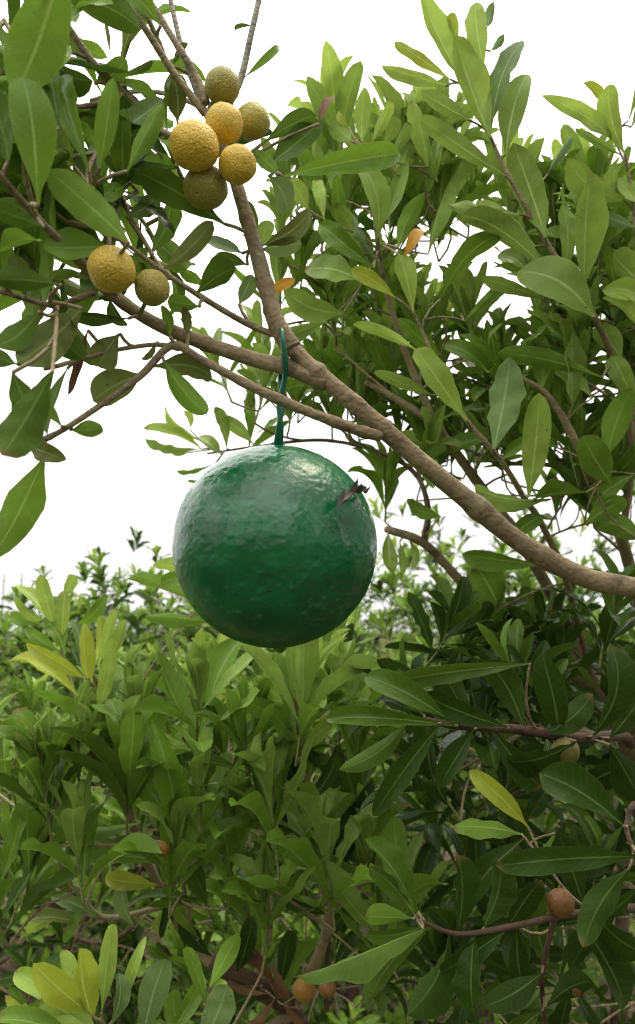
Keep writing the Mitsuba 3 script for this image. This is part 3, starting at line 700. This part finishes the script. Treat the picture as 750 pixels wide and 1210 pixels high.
# ------------------------------------------------------------------ third tree: lower left and centre shoots
C = Plant('bayberry_tree', 'bayberry tree at lower left with yellow-green shoot tips and a leaning brown stem', seed=3)
tc = np.array([-0.02, 1.15, -0.06])
C.branch([tc, tc + [0, -.03, .35], at(365, 1330, 1.05), at(345, 1200, 1.0), at(300, 1165, .97), at(250, 1135, .955)], .018, .010, 'bark_dark', 'trunk', 14, 0.12, 14)
C.branch([at(256, 1140, .957), at(225, 1112, .95), at(195, 1060, .95), at(160, 985, .93), at(138, 880, .90), at(118, 815, .88), at(105, 790, .87)], .0075, .0014, 'bark_twig', sides=10, n=10)
C.branch([at(200, 1070, .95), at(130, 1085, .95), at(100, 1066, .95), at(73, 1027, .95), at(60, 990, .95), at(0, 940, .97), at(-40, 915, 1.0)], .0032, .0012, 'bark_twig', sides=8, n=8)
C.branch([at(160, 985, .93), at(120, 900, .96), at(98, 850, .98), at(75, 775, 1.0), at(66, 740, 1.0)], .003, .0011, 'stem_green', sides=8, n=8)
C.branch([at(345, 1200, 1.0), at(385, 1100, .95), at(375, 1010, .90), at(362, 930, .87), at(352, 850, .86), at(346, 800, .86)], .007, .0014, 'bark_twig', sides=8, n=10)
C.branch([at(300, 1165, .97), at(320, 1080, 1.0), at(290, 980, 1.05), at(275, 900, 1.1), at(262, 845, 1.12)], .004, .0012, 'bark_twig', sides=8, n=8)
C.branch([at(385, 1195, .98), at(388, 1100, .97), at(392, 1000, .98), at(410, 900, 1.0)], .003, .0014, 'bark_dark', sides=8, n=8)
C.branch([at(345, 1200, 1.0), at(250, 1250, .80), at(150, 1240, .66), at(118, 1205, .62)], .006, .0017, 'bark_twig', sides=8, n=8)
C.branch([at(250, 1250, .80), at(240, 1235, .68), at(245, 1190, .66)], .003, .0015, 'bark_twig', sides=8, n=6)
C.branch([at(230, 1120, .95), at(208, 1000, .88), at(190, 930, .86)], .003, .0014, 'bark_twig', sides=8, n=6)
C.hero([
    (66, 745, 47, 679, 21, 'f', 1.0, 5), (66, 741, 21, 694, 21, 'f', 1.0, 5), (73, 756, 77, 697, 21, 'f', .99, 5), (75, 706, 88, 679, 17, 'f', 1.0), (76, 771, 49, 732, 27, 'g', .98, 5), (86, 741, 123, 707, 19, 'g', 1.0), (60, 740, 18, 704, 14, 'f', 1.01), (70, 770, 30, 742, 18, 'g', 1.0), (64, 735, 12, 725, 16, 'g', 1.01),
    (95, 787, 85, 734, 17, 'p', .87), (105, 812, 100, 736, 22, 'y', .865, 5), (112, 787, 118, 727, 15, 'y', .88), (115, 792, 136, 719, 16, 'f', .88), (118, 802, 148, 732, 20, 'f', .87, 5), (101, 802, 31, 760, 22, 'y', .86, 5), (97, 827, 10, 781, 24, 'y', .86, 5), (115, 842, 133, 767, 24, 'f', .86, 5), (105, 802, 89, 852, 24, 'g', .85),
    (126, 884, -2, 857, 27, 'g', .86, 8), (131, 891, 52, 868, 18, 'b', .85, 20), (152, 882, 194, 824, 28, 'g', .86, 5), (141, 887, 105, 828, 32, 'g', .87, 5), (133, 852, 144, 803, 13, 'p', .88), (183, 907, 225, 847, 18, 'g', .85), (208, 997, 179, 850, 38, 'g', .84, 5), (206, 977, 148, 905, 34, 'g', .85, 5),
    (151, 922, 99, 891, 28, 'g', .88), (141, 932, 79, 900, 15, 'f', .89), (166, 972, 46, 955, 25, 'g', .89, 8), (56, 982, 63, 917, 24, 'g', .93, 5), (42, 962, 52, 893, 12, 'p', .95), (38, 950, 33, 888, 12, 'g', .95), (214, 1024, 99, 1020, 30, 'g', .88, 5), (186, 1046, 124, 1039, 26, 'y', .93, 5), (160, 1097, 147, 1044, 20, 'p', .93),
    (160, 985, 120, 1010, 18, 'o', .92), (210, 1000, 240, 930, 26, 'g', .86), (200, 960, 235, 880, 22, 'g', .88), (170, 940, 200, 885, 22, 'g', .9), (60, 990, 10, 985, 20, 'g', .95), (70, 1010, 20, 1035, 18, 'g', .95), (80, 1035, 110, 1060, 18, 'g', .95), (110, 1095, 30, 1090, 18, 'o', .95), (120, 1088, 60, 1060, 18, 'p', .95), (75, 1078, 30, 1100, 18, 'f', .95),
    (40, 965, 5, 1010, 18, 'g', .95), (60, 992, 85, 930, 16, 'g', .95), (100, 1065, 75, 1115, 14, 'g', .95), (235, 1110, 200, 1065, 20, 'g', .93), (218, 1020, 252, 960, 24, 'g', .9), (205, 1040, 190, 1110, 12, 'd', .93), (215, 1070, 185, 1105, 18, 'f', .95),
    # bright shoot in the bottom left corner, nearest
    (110, 1203, 94, 1121, 38, 'y', .62, 5), (106, 1198, 39, 1139, 38, 'y', .62, 5), (95, 1192, 71, 1124, 26, 'f', .635, 5), (96, 1207, 17, 1149, 30, 'f', .63, 5), (120, 1197, 133, 1092, 24, 'f', .62, 5), (121, 1227, 48, 1180, 40, 'f', .605, 5), (62, 1217, 6, 1176, 18, 'y', .625), (92, 1227, -8, 1206, 28, 'g', .605),
    (142, 1197, 173, 1106, 16, 'f', .63), (168, 1232, 196, 1134, 40, 'p', .62, 5), (236, 1242, 269, 1164, 44, 'p', .64, 5), (248, 1167, 283, 1104, 26, 'g', .66, 5), (130, 1215, 140, 1150, 24, 'p', .61), (190, 1240, 240, 1150, 24, 'g', .66), (225, 1240, 205, 1170, 30, 'g', .66), (100, 1215, 60, 1210, 30, 'f', .60), (245, 1190, 220, 1120, 20, 'g', .67),
    # centre shoot
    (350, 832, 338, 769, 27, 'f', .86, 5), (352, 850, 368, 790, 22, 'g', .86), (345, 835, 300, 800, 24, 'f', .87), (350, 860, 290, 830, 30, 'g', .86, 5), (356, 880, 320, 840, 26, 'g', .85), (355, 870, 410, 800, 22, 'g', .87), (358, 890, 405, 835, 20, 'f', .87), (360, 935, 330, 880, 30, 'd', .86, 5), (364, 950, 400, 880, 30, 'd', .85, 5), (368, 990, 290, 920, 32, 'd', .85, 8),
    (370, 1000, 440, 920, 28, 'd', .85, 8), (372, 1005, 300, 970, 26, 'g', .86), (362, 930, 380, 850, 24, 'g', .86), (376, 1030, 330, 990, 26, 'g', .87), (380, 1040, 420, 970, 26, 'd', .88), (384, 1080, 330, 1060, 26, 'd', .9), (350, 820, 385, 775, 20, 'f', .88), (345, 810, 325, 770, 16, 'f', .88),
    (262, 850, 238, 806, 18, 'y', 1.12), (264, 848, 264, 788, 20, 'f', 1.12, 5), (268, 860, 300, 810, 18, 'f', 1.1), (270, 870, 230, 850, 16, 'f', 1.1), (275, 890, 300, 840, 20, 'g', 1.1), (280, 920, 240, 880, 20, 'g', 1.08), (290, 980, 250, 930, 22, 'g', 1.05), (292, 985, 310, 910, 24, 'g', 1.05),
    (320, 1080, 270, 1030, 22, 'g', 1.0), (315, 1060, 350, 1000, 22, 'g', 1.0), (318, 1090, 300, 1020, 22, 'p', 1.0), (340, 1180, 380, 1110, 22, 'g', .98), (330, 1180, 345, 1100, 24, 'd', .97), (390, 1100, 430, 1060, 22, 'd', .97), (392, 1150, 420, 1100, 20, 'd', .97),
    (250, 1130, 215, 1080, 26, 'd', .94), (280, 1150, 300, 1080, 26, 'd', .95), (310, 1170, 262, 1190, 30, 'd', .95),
    (330, 1185, 262, 1128, 11, 'b', .95), (340, 1190, 300, 1120, 9, 'b', .95), (320, 1175, 268, 1160, 10, 'b', .94), (345, 1195, 322, 1140, 10, 'b', .95), (335, 1188, 360, 1215, 11, 'b', .94), (310, 1165, 255, 1180, 9, 'b', .95), (325, 1180, 290, 1215, 12, 'b', .94),
    (160, 985, 150, 1005, 6, 'b', .92), (352, 1190, 372, 1150, 8, 'b', .95),
    (248, 705, 180, 668, 18, 'f', .98), (250, 720, 150, 684, 16, 'g', .98), (246, 735, 172, 728, 20, 'g', .97), (240, 690, 205, 655, 16, 'f', .98), (235, 680, 190, 690, 22, 'g', .97),
], .9, front=0.6, loose=30, slim=.84)
rgC = np.random.default_rng(31)
UPR = dict(jit=.28, spread=(12, 55), width=.21)
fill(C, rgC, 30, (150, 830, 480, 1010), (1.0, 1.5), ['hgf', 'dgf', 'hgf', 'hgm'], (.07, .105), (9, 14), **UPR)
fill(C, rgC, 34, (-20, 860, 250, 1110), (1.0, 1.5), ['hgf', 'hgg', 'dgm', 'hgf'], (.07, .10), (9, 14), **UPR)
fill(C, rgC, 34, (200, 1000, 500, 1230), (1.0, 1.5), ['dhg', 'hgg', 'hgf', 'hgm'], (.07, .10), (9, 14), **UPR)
for px, py, d in ((235, 900, .86), (150, 985, .84), (62, 1000, .84), (20, 960, .9), (350, 905, .82), (290, 925, .88), (425, 985, .86), (100, 1075, .82), (200, 1085, .82), (270, 1075, .84), (330, 1040, .80), (395, 1100, .80),
                  (440, 1060, .86), (30, 1075, .86), (120, 930, .90), (310, 1150, .80), (240, 1010, .82), (400, 900, .90), (455, 930, .95), (180, 900, .92), (10, 1120, .84), (455, 1160, .82)):
    C.shoot(at(px, py, d), np.array([0.12 * rgC.normal(), -0.15 + 0.15 * rgC.normal(), 1.0]), int(rgC.integers(10, 14)), rgC.uniform(.085, .115), ['gmf', 'gmm', 'hgm', 'gmf'][int(rgC.integers(4))], spread=(10, 52), width=.22, stem=.08)
fill(C, rgC, 4, (225, 930, 440, 1110), (.84, .92), ['hgf', 'hgm'], (.075, .095), (9, 13), **UPR)
fill(C, rgC, 3, (40, 900, 230, 1060), (.84, .92), ['hgm', 'gmf'], (.07, .09), (9, 13), **UPR)
C.finish()
for args in ((192, 1003, .80, 9, 'fruit_orange', 'small orange bayberry among the leaves left of centre, above the yellow leaf', C),
             (360, 1170, .93, 14.5, 'fruit_orange', 'orange-brown bayberry at the bottom beside the brown leaning stem', C),
             (386, 1168, .80, 11, 'fruit_red', 'reddish bayberry just right of the orange-brown one at the bottom', C)):
    fruit(*args[:5], args[5], 'fruits of the lower left tree', plant=args[6])

# ------------------------------------------------------------------ orchard trees behind
def bush(x, y, h, rx, nshoot, label, seed, kinds, L=(.07, .10), near=False, most=0, nl=(8, 12)):
    P = Plant('bayberry_tree', label, seed=seed)
    P.coarse = True
    rg = P.rng
    top = np.array([x, y, h])
    P.branch([np.array([x, y, -.06]), np.array([x + rg.normal() * .03, y, .25 * h]), np.array([x + rg.normal() * .05, y + rg.normal() * .05, .55 * h])], .045 * h / 2, .02 * h / 2, 'bark_dark', 'trunk', 10, .2, 6)
    for k in range(7):
        a = k * 2.4 + rg.uniform(0, 1)
        e = np.array([x + rx * .6 * math.cos(a), y + rx * .6 * math.sin(a), h * rg.uniform(.45, .8)])
        s0 = P.nodes[int(rg.integers(4, 12))].copy()
        P.branch([s0, (s0 + e) / 2 + [0, 0, -.06 * h], e], .014 * h / 2, .004, 'bark_dark', 'branch', 7, .1, 6)
    pts = []
    while len(pts) < nshoot:
        q = rg.normal(size=3)
        q /= np.linalg.norm(q)
        r = rg.uniform(.45, 1) ** .6 * (1 + .28 * math.sin(3 * math.atan2(q[1], q[0]) + seed) * (1 - abs(q[2])) + .15 * rg.normal())
        z = .52 * h + q[2] * r * .47 * h
        if z < .05 * h:
            continue
        pts.append((np.array([x + q[0] * r * rx, y + q[1] * r * rx, z]), q))
    for c, q in pts:
        P.shoot(c, q * .7 + np.array([0, 0, .8]) + rg.normal(size=3) * .25, int(rg.integers(*nl)), rg.uniform(*L), kinds[int(rg.integers(len(kinds)))])
    P.finish(most, near)
    return P


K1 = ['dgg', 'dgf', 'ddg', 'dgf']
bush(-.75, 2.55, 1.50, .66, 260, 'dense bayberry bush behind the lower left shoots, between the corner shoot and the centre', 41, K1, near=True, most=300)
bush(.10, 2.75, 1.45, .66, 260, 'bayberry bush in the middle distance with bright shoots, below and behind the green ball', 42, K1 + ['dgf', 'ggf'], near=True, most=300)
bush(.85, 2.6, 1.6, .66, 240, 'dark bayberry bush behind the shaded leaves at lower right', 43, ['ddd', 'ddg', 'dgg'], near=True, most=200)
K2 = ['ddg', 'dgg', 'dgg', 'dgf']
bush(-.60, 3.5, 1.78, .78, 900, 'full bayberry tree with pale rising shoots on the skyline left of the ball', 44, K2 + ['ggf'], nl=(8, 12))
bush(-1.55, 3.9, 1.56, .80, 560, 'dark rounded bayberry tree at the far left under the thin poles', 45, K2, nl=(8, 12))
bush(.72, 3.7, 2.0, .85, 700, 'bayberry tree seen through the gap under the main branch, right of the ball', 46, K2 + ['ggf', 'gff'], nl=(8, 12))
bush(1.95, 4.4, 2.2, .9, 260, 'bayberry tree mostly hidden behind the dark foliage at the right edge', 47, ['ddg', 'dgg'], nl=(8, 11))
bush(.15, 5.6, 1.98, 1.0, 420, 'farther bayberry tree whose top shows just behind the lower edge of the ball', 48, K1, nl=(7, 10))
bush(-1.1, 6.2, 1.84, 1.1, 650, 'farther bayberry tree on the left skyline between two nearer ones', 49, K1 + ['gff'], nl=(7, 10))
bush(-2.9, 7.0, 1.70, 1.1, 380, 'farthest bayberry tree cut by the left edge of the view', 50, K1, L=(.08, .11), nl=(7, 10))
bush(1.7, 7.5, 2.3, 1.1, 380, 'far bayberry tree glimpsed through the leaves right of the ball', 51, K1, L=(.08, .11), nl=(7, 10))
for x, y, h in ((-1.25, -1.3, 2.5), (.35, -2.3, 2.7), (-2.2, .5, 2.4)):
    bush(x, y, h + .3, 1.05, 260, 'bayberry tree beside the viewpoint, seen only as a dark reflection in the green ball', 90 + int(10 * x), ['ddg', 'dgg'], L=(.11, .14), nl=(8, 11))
rgF = np.random.default_rng(8)
for row, (yy, n_) in enumerate(((11.0, 5), (16.0, 6))):
    for k in range(n_):
        bush((k - n_ / 2 + .5 + rgF.normal() * .12) * yy * .85 / n_ + .1 * row, yy + rgF.normal() * .5, 1.6 + .02 * yy + rgF.normal() * .15, 1.0 + .035 * yy, 230,
             'distant bayberry tree in the far orchard rows along the horizon', 60 + 10 * row + k, K1, L=(.11, .15), nl=(6, 8))

# ------------------------------------------------------------------ thin poles on the left horizon
scene['pole_grey'] = {'type': 'principled', 'base_color': {'type': 'rgb', 'value': [0.35, 0.36, 0.37]}, 'roughness': 0.6}
for px, top_y, lab in ((5, 678, 'thin grey pole on the horizon at the very left edge'), (26, 677, 'thin grey pole on the horizon, second from the left edge')):
    k = fresh_key('utility_pole')
    d = 30.0
    p = at(px, top_y, d)
    f = np.array([p[0], p[1], 0.0])
    t = np.linspace(0, 1, 8)[:, None]
    scene[k + '__mast'] = ply(tube(f * (1 - t) + p * t, np.linspace(.06, .04, 8), 8), 'pole_grey', smooth=True)
    scene[k + '__crossarm'] = ply(tube(np.array([p + [-.35, 0, -.25], p + [.35, 0, -.25]]), .018, 6), 'pole_grey')
    labels[k] = {'label': lab, 'category': 'pole', 'group': 'thin poles on the left horizon'}
